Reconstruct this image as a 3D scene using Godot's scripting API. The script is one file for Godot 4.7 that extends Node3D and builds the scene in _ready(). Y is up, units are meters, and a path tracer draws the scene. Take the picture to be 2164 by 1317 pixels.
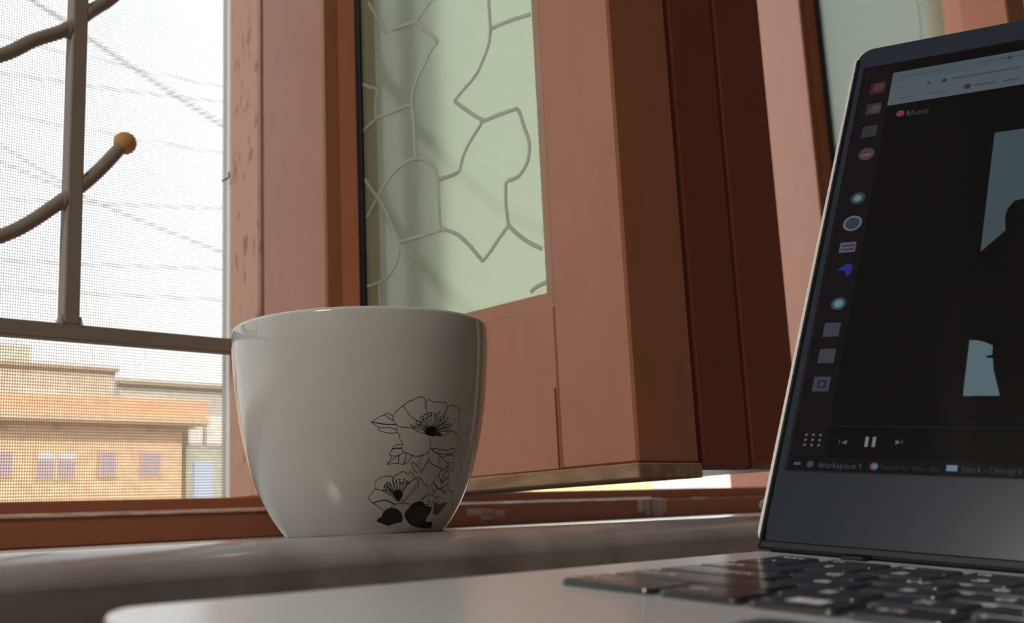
extends Node3D
# A cup on a window sill beside an open laptop. Metres; x runs along the window wall, z into the room, heights are over the eye (EYE = 1 m).

const EYE := 1.0
# strokes of the flower print: width (tenths of 0.1 mm), shade, then angle (0.1 degree), height (0.1 mm)
const STROKES := [
	{w=1.5,s=0,p=[-237,351,-237,364,-228,378,-212,388,-195,398,-172,409,-144,418,-127,424,-109,426,-95,423,-92,411,-89,390]},
	{w=1.5,s=0,p=[-195,398,-176,379,-155,363,-130,352]},
	{w=1.5,s=0,p=[-236,351,-224,340,-214,334,-190,330,-164,330,-143,326,-118,317,-89,311,-69,309]},
	{w=1.5,s=0,p=[-72,373,-81,384,-85,405,-80,416,-63,417,-46,410,-23,413,8,411,19,412,29,405,34,397]},
	{w=1.5,s=0,p=[37,397,51,403,74,404,97,398,112,390,122,378,117,362,130,344,131,331,114,318]},
	{w=1.5,s=0,p=[-47,297,-17,306,5,303,35,308,65,320,95,320,113,312,133,303,152,292,145,279,134,265,119,255,103,249,54,247,10,248,-15,253,-38,264]},
	{w=1.5,s=0,p=[-32,264,-7,264,14,259,33,261,63,258,86,265,119,266]},
	{w=1.5,s=0,p=[-53,296,-47,280,-40,264]},
	{w=1.5,s=0,p=[-220,330,-219,317,-206,305,-204,294,-189,280,-193,273,-192,261,-180,253,-158,248,-138,242,-112,239,-83,243,-57,250,-46,261,-42,266]},
	{w=1.5,s=0,p=[-334,348,-311,358,-290,366,-273,368]},
	{w=1.5,s=0,p=[-334,348,-303,333,-281,329,-257,330,-221,323]},
	{w=1.5,s=0,p=[-303,330,-303,324,-284,317,-251,312,-219,314]},
	{w=1.5,s=0,p=[-273,368,-273,374,-255,372,-237,364]},
	{w=1.5,s=0,p=[-273,368,-255,359,-236,351]},
	{w=1.5,s=0,p=[-189,276,-215,276,-229,271,-240,260,-251,249,-246,244,-224,241,-203,244,-180,253]},
	{w=1.5,s=0,p=[-239,241,-247,230,-258,216,-228,219,-207,218,-179,215,-155,223,-141,238,-142,244]},
	{w=1.5,s=0,p=[-258,216,-238,228,-212,241]},
	{w=1.5,s=0,p=[-96,241,-103,223,-104,205]},
	{w=1.5,s=0,p=[-79,242,-89,223,-91,188]},
	{w=1.5,s=0,p=[-44,231,-65,209,-83,188]},
	{w=1.5,s=0,p=[-39,226,-58,209,-75,188]},
	{w=1.5,s=0,p=[-104,205,-118,216,-135,221,-131,208,-118,196,-102,188]},
	{w=1.5,s=0,p=[-54,250,-49,236,-39,226,-19,214,19,205]},
	{w=1.5,s=0,p=[-40,264,-19,253,10,246,19,236,19,205]},
	{w=1.5,s=0,p=[17,242,43,231,78,220,104,206,136,192]},
	{w=1.5,s=0,p=[37,237,73,243,106,243,125,237,134,220,141,192]},
	{w=1.5,s=0,p=[78,220,111,221,133,217]},
	{w=1.5,s=0,p=[19,206,47,199,65,198]},
	{w=1.5,s=0,p=[65,198,84,207,98,198,88,188]},
	{w=2.4,s=0,p=[14,366,24,381,37,397]},
	{w=2.4,s=0,p=[-334,348,-303,344,-268,340,-224,339]},
	{w=2.4,s=0,p=[-240,262,-223,265,-194,265]},
	{w=2.4,s=0,p=[-202,244,-205,233,-205,218]},
	{w=2.4,s=0,p=[-170,248,-170,233,-179,215]},
	{w=1.5,s=0,p=[-313,141,-316,159,-306,169,-282,177,-255,180,-236,178,-225,172]},
	{w=1.5,s=0,p=[-224,170,-221,179,-199,186,-178,192,-161,188,-151,183,-136,191,-122,186,-116,174,-91,173]},
	{w=1.5,s=0,p=[-313,141,-329,131,-345,118,-345,109,-325,98]},
	{w=1.5,s=0,p=[-313,141,-282,136,-255,128,-223,117,-189,100]},
	{w=1.5,s=0,p=[-325,97,-294,87,-265,75,-250,72]},
	{w=1.5,s=0,p=[-201,91,-217,85,-223,81]},
	{w=1.5,s=0,p=[-201,91,-166,94,-112,90]},
	{w=1.5,s=0,p=[-165,97,-165,118,-157,139,-138,156,-117,166,-96,166,-88,155,-99,146,-122,128,-141,110,-163,96]},
	{w=1.5,s=0,p=[-152,96,-122,117,-89,138,-81,155,-83,170]},
	{w=1.5,s=0,p=[-84,172,-62,162,-50,153,-23,145,-11,135,-11,124,-27,114,-46,103]},
	{w=1.5,s=0,p=[-41,101,-18,112,4,120,28,117]},
	{w=1.5,s=0,p=[2,152,16,166,36,183,38,191,63,195,79,210,93,201,104,187,120,172,131,154,108,146,79,138]},
	{w=1.5,s=0,p=[2,152,10,139,33,123,38,115]},
	{w=1.5,s=0,p=[73,156,76,138]},
	{w=1.5,s=0,p=[80,137,108,146,128,154]},
	{w=1.5,s=0,p=[77,135,115,127,124,134]},
	{w=1.5,s=0,p=[38,115,37,131,48,135]},
	{w=1.5,s=0,p=[100,131,120,115]},
	{w=1.5,s=0,p=[129,123,162,132,207,121,228,111,236,95,268,83]},
	{w=1.5,s=0,p=[-13,88,19,88,12,98]},
	{w=2.4,s=0,p=[-325,98,-305,101,-275,105,-252,104,-227,98,-201,91]},
	{w=2.4,s=0,p=[7,158,50,139,76,136]},
	{w=2.4,s=0,p=[37,181,54,166,73,156,95,168,116,173]},
	{w=2.4,s=0,p=[73,155,72,173,89,197]},
	{w=1.3,s=45,p=[239,197,181,228,159,256,160,287,190,313,233,293,252,269,286,255,273,223,253,197]},
	{w=1.3,s=45,p=[182,295,195,263,230,240,262,265]},
	{w=1.3,s=45,p=[213,310,239,343,296,368,310,398,377,434,475,445]},
	{w=1.3,s=45,p=[313,369,357,390,476,428]},
	{w=1.3,s=45,p=[231,336,301,361,371,354,480,330]},
	{w=1.3,s=45,p=[241,195,207,190,220,169,285,141]},
	{w=1.3,s=45,p=[280,193,312,174]},
	{w=1.3,s=45,p=[141,134,209,172]},
	{w=1.3,s=45,p=[273,223,352,236,444,261]},
	{w=1.3,s=45,p=[269,312,274,284,342,257]},
]
const STAMENS := [
	{c=[-46,313],p=[-153,337,-147,328,-130,341,-137,332,-127,351,-115,350,-109,360,-120,336,-111,339,-102,347,-99,365,-95,355,-86,371,-82,360,-72,373,-68,365,-58,377,-56,369,-40,373,-33,366,-24,373,-11,378,-19,358,-5,364,-2,355,14,366,17,361,12,349,20,343,32,352,40,362,38,341,51,344,68,341,26,332,46,331,57,334,60,324,44,320]},
	{c=[-187,115],p=[-267,152,-268,145,-272,136,-256,159,-256,152,-251,146,-259,137,-243,157,-236,151,-243,138,-227,166,-224,159,-219,151,-209,166,-208,159,-191,169,-190,160,-185,156,-169,167,-169,160,-153,162,-143,158,-151,154,-174,154]},
	{c=[104,63],p=[53,108,67,111,92,109,117,105,148,97,181,91,12,98,47,96]},
]
const BLOTS := [
	{s=0,p=[-86,315,-77,326,-62,332,-46,335,-26,330,-8,317,20,308,-30,303,-65,305]},
	{s=0,p=[-221,121,-213,132,-195,137,-168,129,-169,110,-184,100]},
	{s=30,p=[83,57,64,92,105,88,143,91,181,91,168,78,140,54]},
	{s=0,p=[-301,40,-286,51,-271,54,-266,65,-247,77,-220,81,-190,78,-164,69,-145,57,-134,36,-179,31,-218,25,-247,29]},
	{s=0,p=[-122,49,-131,64,-111,79,-97,90,-68,97,-45,99,-20,93,-6,85,47,79,59,63,47,46,57,32,112,31,142,12,21,14,-60,23,-98,37]},
]
# raised lines of the patterned pane: along the wall normal, height over the eye (0.1 mm)
const RIDGES := [
	[-5242,3340,-5062,3062],
	[-5000,3060,-4891,3048,-4773,3028],
	[-4773,3028,-4678,3087,-4608,3115],
	[-4774,3024,-4663,2915,-4578,2829],
	[-4578,2829,-4647,2792,-4719,2723,-4785,2659,-4823,2586,-4835,2519,-4824,2398,-4821,2258,-4820,2166],
	[-4844,2518,-5010,2526,-5182,2531],
	[-5332,2809,-5250,2761,-5178,2721,-5195,2633,-5195,2535,-5259,2514,-5324,2489],
	[-4814,2165,-4907,2171,-5002,2147,-5076,2111,-5151,2060,-5202,2010,-5267,1955,-5306,1917],
	[-4814,2165,-4747,2142,-4693,2101,-4651,2059,-4627,1993,-4623,1859,-4621,1682],
	[-4622,1983,-4546,1979,-4461,1975],
	[-5322,2168,-5250,2078,-5178,1996,-5109,1894,-5053,1788,-5004,1686,-5008,1611,-5052,1544,-5113,1503,-5186,1483,-5272,1476,-5353,1480],
	[-5004,1689,-4815,1682,-4621,1679],
	[-5198,1474,-5197,1352,-5196,1291],
	[-4132,2936,-4129,2801,-4129,2730,-4149,2651,-4202,2576,-4249,2522,-4317,2482,-4386,2450,-4455,2416],
	[-4126,2740,-3981,2733,-3811,2710],
	[-4455,2416,-4359,2331,-4244,2241,-4203,2219],
	[-4203,2219,-4098,2219,-3955,2212],
	[-3955,2212,-3928,2174,-3904,2093,-3871,1995,-3888,1898,-3961,1831,-4052,1826],
	[-4224,2223,-4258,2192,-4338,2130,-4397,2062,-4435,1980],
	[-4435,1983,-4513,1977,-4605,1978],
	[-4620,1686,-4509,1641,-4435,1591,-4373,1532,-4323,1477,-4273,1422],
	[-4273,1422,-4197,1472,-4132,1524,-4058,1576],
	[-4058,1576,-3993,1514,-3919,1455,-3818,1395],
	[-4062,1824,-4070,1706,-4058,1576],
	[-3919,1182,-3869,1204,-3794,1214],
]

const PAINT := Color(0.695, 0.44, 0.32)
const PAINT_DARK := Color(0.52, 0.24, 0.175)  # darker coat, with shade of the room-facing edges partly put into the colour
const PAINT_WORN := Color(0.82, 0.645, 0.56)
const SILL := Color(0.68, 0.665, 0.67)
const SILVER := Color(0.90, 0.91, 0.925)
const CHINA := Color(0.775, 0.778, 0.77)
const PANE := Color(0.71, 0.755, 0.645, 0.34)
const WIRE := 0.00028
const ADDED_LAMP := 2.6


func _ready() -> void:
	# camera: the eye is just over the sill, tipped up 10.9 degrees and rolled 2.7 degrees
	var cam := Camera3D.new()
	cam.name = "camera"
	add_child(cam)
	cam.basis = Basis(Vector3(0.7147, -0.0467, 0.6978), Vector3(-0.0995, 0.9808, 0.1676), Vector3(-0.6923, -0.1892, 0.6964)).orthonormalized()
	cam.position = Vector3(0, EYE, 0)
	cam.keep_aspect = Camera3D.KEEP_HEIGHT
	var lens := CameraAttributesPhysical.new()
	lens.frustum_focal_length = 42.23
	lens.frustum_focus_distance = 0.40
	lens.frustum_near = 0.02
	lens.frustum_far = 400.0
	lens.exposure_aperture = 23.0
	cam.attributes = lens
	cam.current = true
	# sky: thin white haze
	var sky := ProceduralSkyMaterial.new()
	sky.sky_top_color = Color(0.93, 0.955, 0.965)
	sky.sky_horizon_color = Color(1.0, 0.985, 0.955)
	sky.sky_curve = 0.12
	sky.ground_bottom_color = Color(0.42, 0.38, 0.34)
	sky.ground_horizon_color = Color(0.72, 0.68, 0.62)
	sky.sky_energy_multiplier = 1.0
	sky.ground_energy_multiplier = 1.0
	var e := Environment.new()
	e.background_mode = Environment.BG_SKY
	e.sky = Sky.new()
	e.sky.sky_material = sky
	e.background_energy_multiplier = 2.0
	e.tonemap_mode = Environment.TONE_MAPPER_LINEAR
	e.tonemap_exposure = 1.25
	e.sdfgi_enabled = true
	e.ssao_enabled = true
	e.ssil_enabled = true
	var we := WorldEnvironment.new()
	we.name = "environment"
	we.environment = e
	add_child(we)
	# veiled sun high over the house, behind the room: it falls on the facades across the street
	var sun := DirectionalLight3D.new()
	sun.name = "sun"
	sun.light_color = Color(1.0, 0.96, 0.90)
	sun.light_energy = 1.25
	sun.light_angular_distance = 3.0
	sun.shadow_enabled = true
	sun.sky_mode = DirectionalLight3D.SKY_MODE_LIGHT_ONLY
	add_child(sun)
	sun.look_at_from_position(Vector3(3, 8, 8), Vector3(0, 0, 0))
	make_materials()
	build_room()
	build_added_lamp()
	build_frame()
	build_outside()
	build_screen()
	build_grille()
	build_leaves()
	build_cup()
	build_laptop()

class Builder:
	# collects triangles with their own normals and commits them as one mesh
	var v := PackedVector3Array()
	var n := PackedVector3Array()
	var t := PackedVector2Array()

	func tri(a: Vector3, b: Vector3, c: Vector3, out: Vector3, ua := Vector2.ZERO, ub := Vector2.ZERO, uc := Vector2.ZERO) -> void:
		var nn := (b - a).cross(c - a)
		if nn.length_squared() < 1e-24:
			return
		nn = nn.normalized()
		if nn.dot(out) < 0.0:
			nn = -nn
			v.append_array([a, b, c]); t.append_array([ua, ub, uc])
		else:
			v.append_array([a, c, b]); t.append_array([ua, uc, ub])
		n.append_array([nn, nn, nn])

	func quad(a: Vector3, b: Vector3, c: Vector3, d: Vector3, out: Vector3) -> void:
		tri(a, b, c, out)
		tri(a, c, d, out)

	func smooth(a: Vector3, b: Vector3, c: Vector3, na: Vector3, nb: Vector3, nc: Vector3, ua := Vector2.ZERO, ub := Vector2.ZERO, uc := Vector2.ZERO) -> void:
		var nn := (b - a).cross(c - a)
		if nn.length_squared() < 1e-26:
			return
		if nn.dot(na + nb + nc) < 0.0:
			v.append_array([a, b, c]); n.append_array([na, nb, nc]); t.append_array([ua, ub, uc])
		else:
			v.append_array([a, c, b]); n.append_array([na, nc, nb]); t.append_array([ua, uc, ub])

	# eight corners: p[0..3] one end, p[4..7] the other, same order
	func hexa(p: Array) -> void:
		var c := Vector3.ZERO
		for q in p:
			c += q / 8.0
		for f in [[0, 1, 2, 3], [4, 5, 6, 7], [0, 1, 5, 4], [1, 2, 6, 5], [2, 3, 7, 6], [3, 0, 4, 7]]:
			var m: Vector3 = (p[f[0]] + p[f[1]] + p[f[2]] + p[f[3]]) / 4.0
			quad(p[f[0]], p[f[1]], p[f[2]], p[f[3]], m - c)

	func box(a: Vector3, b: Vector3, bevel := 0.0) -> void:
		var lo := a.min(b)
		var hi := a.max(b)
		var c := (lo + hi) / 2.0
		var h := (hi - lo) / 2.0
		var w := minf(bevel, minf(h.x, minf(h.y, h.z)) * 0.9)
		if w <= 0.0:
			hexa([Vector3(lo.x, lo.y, lo.z), Vector3(hi.x, lo.y, lo.z), Vector3(hi.x, hi.y, lo.z), Vector3(lo.x, hi.y, lo.z), Vector3(lo.x, lo.y, hi.z), Vector3(hi.x, lo.y, hi.z), Vector3(hi.x, hi.y, hi.z), Vector3(lo.x, hi.y, hi.z)])
			return
		var at := func(s: Vector3, axis: int) -> Vector3:
			var q := s * (h - Vector3(w, w, w))
			q[axis] = s[axis] * h[axis]
			return c + q
		for axis in 3:
			var u := (axis + 1) % 3
			var k := (axis + 2) % 3
			for s in [-1.0, 1.0]:
				var cs := []
				for e in [[-1.0, -1.0], [1.0, -1.0], [1.0, 1.0], [-1.0, 1.0]]:
					var q := Vector3.ZERO
					q[axis] = s; q[u] = e[0]; q[k] = e[1]
					cs.append(at.call(q, axis))
				var o := Vector3.ZERO
				o[axis] = s
				quad(cs[0], cs[1], cs[2], cs[3], o)
			for s in [-1.0, 1.0]:
				for r in [-1.0, 1.0]:
					# the edge that runs along this axis
					var q0 := Vector3.ZERO
					q0[axis] = -1.0; q0[u] = s; q0[k] = r
					var q1 := q0
					q1[axis] = 1.0
					var o := Vector3.ZERO
					o[u] = s; o[k] = r
					quad(at.call(q0, u), at.call(q1, u), at.call(q1, k), at.call(q0, k), o)
		for sx in [-1.0, 1.0]:
			for sy in [-1.0, 1.0]:
				for sz in [-1.0, 1.0]:
					var s := Vector3(sx, sy, sz)
					tri(at.call(s, 0), at.call(s, 1), at.call(s, 2), s)

	# outline in (x, z) lifted from y0 to y1, the upper rim eased by bevel
	func plate(x0: float, z0: float, x1: float, z1: float, r: float, y0: float, y1: float, bevel: float, low := 0.0) -> void:
		var rings := []
		for lv in [[y0, low], [y0 + low, 0.0], [y1 - bevel, 0.0], [y1 - bevel * 0.3, bevel * 0.3], [y1, bevel]]:
			var ring := []
			var e: float = lv[1]
			for q in 4:
				var cc := Vector2([x1, x0, x0, x1][q], [z1, z1, z0, z0][q])
				var inw := Vector2([-1, 1, 1, -1][q], [-1, -1, 1, 1][q])
				for k in 9:
					var a := (q + k / 8.0) * PI / 2.0
					var p := cc + inw * r + Vector2(cos(a), sin(a)) * (r - e)
					ring.append(Vector3(p.x, lv[0], p.y))
			rings.append(ring)
		var c := Vector3((x0 + x1) / 2, 0, (z0 + z1) / 2)
		for i in rings.size() - 1:
			for k in rings[i].size():
				var j: int = (k + 1) % rings[i].size()
				var o: Vector3 = rings[i][k] - c
				o.y = 0.0
				quad(rings[i][k], rings[i][j], rings[i + 1][j], rings[i + 1][k], o.normalized() + Vector3(0, 0.01, 0))
		for e in [[rings[0], y0, Vector3.DOWN], [rings[-1], y1, Vector3.UP]]:
			for k in e[0].size():
				tri(Vector3(c.x, e[1], c.z), e[0][k], e[0][(k + 1) % e[0].size()], e[2])

	# turned round the y axis: points are (radius, height)
	func lathe(pts: Array, segs: int, uv: Variant = null) -> void:
		var nrm := []
		for i in pts.size():
			var d: Vector2 = pts[mini(i + 1, pts.size() - 1)] - pts[maxi(i - 1, 0)]
			nrm.append(Vector2(d.y, -d.x).normalized())
		for k in segs:
			var a0 := -PI + TAU * k / segs
			var a1 := -PI + TAU * (k + 1) / segs
			for i in pts.size() - 1:
				var c := []
				for e in [[i, a0], [i, a1], [i + 1, a1], [i + 1, a0]]:
					var d := Vector3(sin(e[1]), 0, cos(e[1]))
					var p: Vector2 = pts[e[0]]
					var m: Vector2 = nrm[e[0]]
					c.append([d * p.x + Vector3(0, p.y, 0), d * m.x + Vector3(0, m.y, 0), uv.call(e[1], p, e[0]) if uv != null else Vector2.ZERO])
				smooth(c[0][0], c[1][0], c[2][0], c[0][1], c[1][1], c[2][1], c[0][2], c[1][2], c[2][2])
				smooth(c[0][0], c[2][0], c[3][0], c[0][1], c[2][1], c[3][1], c[0][2], c[2][2], c[3][2])

	func tube(path: Array, r: float, segs := 10, flat := 1.0, axis := Vector3.ZERO) -> void:
		var rings := []
		for i in path.size():
			var d: Vector3 = (path[mini(i + 1, path.size() - 1)] - path[maxi(i - 1, 0)]).normalized()
			var u := d.cross(Vector3.UP if absf(d.y) < 0.9 else Vector3.RIGHT).normalized() if axis == Vector3.ZERO else axis
			var w := d.cross(u).normalized()
			var ring := []
			for k in segs:
				var a := TAU * k / segs
				ring.append([path[i] + (u * cos(a) * flat + w * sin(a)) * r, (u * cos(a) / flat + w * sin(a)).normalized()])
			rings.append(ring)
		for i in rings.size() - 1:
			for k in segs:
				var j := (k + 1) % segs
				var a: Array = rings[i][k]
				var b: Array = rings[i][j]
				var c: Array = rings[i + 1][j]
				var e: Array = rings[i + 1][k]
				smooth(a[0], b[0], c[0], a[1], b[1], c[1])
				smooth(a[0], c[0], e[0], a[1], c[1], e[1])
		for s in [0, path.size() - 1]:
			var o: Vector3 = path[s] - path[1 if s == 0 else s - 1]
			for k in segs:
				tri(path[s], rings[s][k][0], rings[s][(k + 1) % segs][0], o)

	func ball(c: Vector3, r: float, squash := Vector3.ONE, segs := 18) -> void:
		for i in segs / 2:
			for k in segs:
				var q := []
				for e in [[i, k], [i, k + 1], [i + 1, k + 1], [i + 1, k]]:
					var a: float = PI * e[0] / (segs / 2)
					var b: float = TAU * e[1] / segs
					q.append(Vector3(sin(a) * cos(b), cos(a), sin(a) * sin(b)))
				smooth(c + q[0] * r * squash, c + q[1] * r * squash, c + q[2] * r * squash, q[0], q[1], q[2])
				smooth(c + q[0] * r * squash, c + q[2] * r * squash, c + q[3] * r * squash, q[0], q[2], q[3])

	func mesh() -> ArrayMesh:
		var a := []
		a.resize(Mesh.ARRAY_MAX)
		a[Mesh.ARRAY_VERTEX] = v
		a[Mesh.ARRAY_NORMAL] = n
		a[Mesh.ARRAY_TEX_UV] = t
		var m := ArrayMesh.new()
		m.add_surface_from_arrays(Mesh.PRIMITIVE_TRIANGLES, a)
		return m


var M := {}


func part(parent: Node, called: String, b: Variant, mat: Material) -> MeshInstance3D:
	var o := MeshInstance3D.new()
	o.name = called
	o.mesh = b.mesh() if b is Builder else b
	o.material_override = mat
	parent.add_child(o, true)
	return o


func tag(o: Node, label: String, category: String, group := "") -> Node:
	o.set_meta("label", label)
	o.set_meta("category", category)
	if group:
		o.set_meta("group", group)
	return o


func thing(called: String, label: String, category: String, at := Vector3.ZERO, group := "") -> Node3D:
	var o := Node3D.new()
	o.name = called
	add_child(o, true)
	o.position = at
	tag(o, label, category, group)
	return o


func struct(o: Node, label: String) -> Node:
	o.set_meta("kind", "structure")
	o.set_meta("label", label)
	return o


func one_box(a: Vector3, b: Vector3, bevel := 0.0) -> Builder:
	var k := Builder.new()
	k.box(a, b, bevel)
	return k


# ---------------------------------------------------------------- materials

func noise(freq: float, seed_: int, size := 512, ramp: Array = [], octaves := 4, stretch := Vector3.ONE) -> NoiseTexture2D:
	var f := FastNoiseLite.new()
	f.seed = seed_
	f.frequency = freq
	f.fractal_octaves = octaves
	var t := NoiseTexture2D.new()
	t.width = size
	t.height = size
	t.seamless = true
	t.noise = f
	if ramp:
		var g := Gradient.new()
		g.offsets = PackedFloat32Array(ramp.map(func(r): return r[0]))
		g.colors = PackedColorArray(ramp.map(func(r): return r[1]))
		t.color_ramp = g
	return t


func mat(color: Color, rough: float, spec := 0.5, metal := 0.0) -> StandardMaterial3D:
	var m := StandardMaterial3D.new()
	m.albedo_color = color
	m.roughness = rough
	m.metallic_specular = spec
	m.metallic = metal
	return m


func mapped(m: StandardMaterial3D, tex: Texture2D, scale: Vector3) -> StandardMaterial3D:
	m.albedo_texture = tex
	m.uv1_triplanar = true
	m.uv1_world_triplanar = true
	m.uv1_scale = scale
	return m


func relief(m: StandardMaterial3D, tex: Texture2D, cm: float) -> StandardMaterial3D:
	m.heightmap_enabled = true
	m.heightmap_texture = tex
	m.heightmap_scale = cm
	return m


func make_materials() -> void:
	var w := Color.WHITE
	var fine := noise(0.02, 3, 512)
	# oil paint on wood: brushed up and down, so the pattern is drawn out along y
	var brush := noise(0.018, 11, 512, [[0.0, Color(0.955, 0.95, 0.945)], [1.0, w]], 3)
	M.paint = relief(mapped(mat(Color(PAINT), 0.36, 0.6), brush, Vector3(6, 1.6, 6)), fine, 0.008)
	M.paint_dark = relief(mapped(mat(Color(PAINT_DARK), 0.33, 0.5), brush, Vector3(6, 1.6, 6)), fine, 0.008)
	var worn := noise(0.03, 23, 512, [[0.0, Color(0.62, 0.55, 0.48)], [0.22, Color(0.78, 0.72, 0.66)], [0.32, Color(0.97, 0.95, 0.94)], [1.0, w]], 4)
	M.paint_worn = relief(mapped(mat(Color(PAINT_WORN), 0.45, 0.5), worn, Vector3(7, 2.0, 7)), fine, 0.01)
	M.bare_wood = mapped(mat(Color(0.68, 0.57, 0.47), 0.8, 0.3), noise(0.02, 31, 512, [[0.0, Color(0.78, 0.74, 0.70)], [1.0, w]], 3), Vector3(12, 12, 3))
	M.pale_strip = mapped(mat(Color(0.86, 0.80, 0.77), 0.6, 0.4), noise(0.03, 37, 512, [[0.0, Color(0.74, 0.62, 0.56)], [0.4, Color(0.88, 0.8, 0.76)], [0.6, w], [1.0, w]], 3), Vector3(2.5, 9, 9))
	M.plaster = mapped(mat(Color(0.84, 0.82, 0.78), 0.9, 0.2), noise(0.04, 41, 256, [[0.0, Color(0.8, 0.78, 0.75)], [1.0, w]]), Vector3(3, 3, 3))
	M.cement = mapped(mat(Color(0.52, 0.56, 0.65), 0.92, 0.2), noise(0.03, 43, 256, [[0.0, Color(0.75, 0.74, 0.74)], [1.0, w]]), Vector3(2, 2, 2))
	M.sill = relief(mapped(mat(Color(SILL), 0.17, 0.7), noise(0.012, 47, 512, [[0.0, Color(0.74, 0.70, 0.69)], [0.5, Color(0.90, 0.885, 0.88)], [1.0, w]], 4), Vector3(4, 7, 7)), fine, 0.01)
	M.floor = mapped(mat(Color(0.62, 0.57, 0.52), 0.35), noise(0.02, 53, 512, [[0.0, Color(0.8, 0.78, 0.76)], [1.0, w]]), Vector3(0.8, 0.8, 0.8))
	M.iron = mat(Color(0.56, 0.53, 0.50), 0.55, 0.4)
	M.weld = mat(Color(0.60, 0.57, 0.55), 0.6, 0.4)
	M.brass = mat(Color(0.80, 0.61, 0.38), 0.65, 0.4, 0.1)
	M.wire = mat(Color(0.70, 0.70, 0.68), 0.6, 0.4)
	M.screen_edge = mat(Color(0.80, 0.79, 0.77), 0.6, 0.4)
	M.nail = mat(Color(0.25, 0.23, 0.2), 0.4, 0.5, 0.5)
	# patterned glass, pressed with lines and hazy
	var g := mat(Color(PANE), 0.08, 0.5)
	g.refraction_enabled = true
	g.refraction_scale = 0.05
	M.pane = g
	var rg := mat(Color(0.80, 0.84, 0.77, 0.52), 0.10, 0.5)
	rg.refraction_enabled = true
	rg.refraction_scale = 0.05
	M.pane_line = rg
	var cg := mat(Color(0.9, 0.95, 0.9, 0.08), 0.05)
	cg.transparency = BaseMaterial3D.TRANSPARENCY_ALPHA
	M.clear_pane = cg
	M.cable = mat(Color(0.72, 0.73, 0.72), 0.7)
	M.silver = mat(Color(SILVER), 0.24, 0.5, 0.3)
	M.silver_edge = mat(Color(0.90, 0.89, 0.87), 0.35, 0.5, 0.3)
	M.bezel = mat(Color(0.175, 0.21, 0.265), 0.22, 0.4)
	M.black = mat(Color(0.035, 0.035, 0.04), 0.3, 0.4)
	M.rubber = mat(Color(0.09, 0.095, 0.12), 0.5, 0.4)
	M.key = mat(Color(0.19, 0.21, 0.235), 0.16, 0.9)
	M.legend = mat(Color(0.86, 0.87, 0.88), 0.6)
	M.touch = mat(Color(0.36, 0.36, 0.37), 0.28, 0.5, 0.5)
	M.wood = mapped(mat(Color(0.42, 0.28, 0.18), 0.5), noise(0.02, 61, 256, [[0.0, Color(0.6, 0.55, 0.5)], [1.0, w]]), Vector3(8, 2, 8))


# ---------------------------------------------------------------- drawing into images

func spline(p: Array, steps := 6) -> PackedVector2Array:
	var out := PackedVector2Array()
	for i in p.size() - 1:
		var a: Vector2 = p[maxi(i - 1, 0)]
		var d: Vector2 = p[mini(i + 2, p.size() - 1)]
		for k in steps:
			out.append((p[i] as Vector2).cubic_interpolate(p[i + 1], a, d, float(k) / steps))
	out.append(p[-1])
	return out


func pairs(flat: Array, k := Vector2.ONE, o := Vector2.ZERO) -> Array:
	var out := []
	for i in range(0, flat.size(), 2):
		out.append(Vector2(flat[i], flat[i + 1]) * k + o)
	return out


# ink amounts (0..255) on a byte grid
func stroke(buf: PackedByteArray, w: int, h: int, line: PackedVector2Array, r: float, ink: int) -> PackedByteArray:
	for i in line.size() - 1:
		var d := line[i].distance_to(line[i + 1])
		var n := maxi(1, int(ceil(d)))
		for k in n + 1:
			var p := line[i].lerp(line[i + 1], float(k) / n)
			for y in range(maxi(0, int(p.y - r - 1)), mini(h, int(p.y + r + 2))):
				for x in range(maxi(0, int(p.x - r - 1)), mini(w, int(p.x + r + 2))):
					var c := clampf(r + 0.5 - p.distance_to(Vector2(x + 0.5, y + 0.5)), 0.0, 1.0)
					buf[y * w + x] = maxi(buf[y * w + x], int(c * ink))
	return buf


func blot(buf: PackedByteArray, w: int, h: int, poly: PackedVector2Array, ink: int) -> PackedByteArray:
	var lo := poly[0]
	var hi := poly[0]
	for p in poly:
		lo = lo.min(p)
		hi = hi.max(p)
	for y in range(maxi(0, int(lo.y)), mini(h, int(hi.y) + 2)):
		for x in range(maxi(0, int(lo.x)), mini(w, int(hi.x) + 2)):
			if Geometry2D.is_point_in_polygon(Vector2(x + 0.5, y + 0.5), poly):
				buf[y * w + x] = maxi(buf[y * w + x], ink)
	return buf


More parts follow.
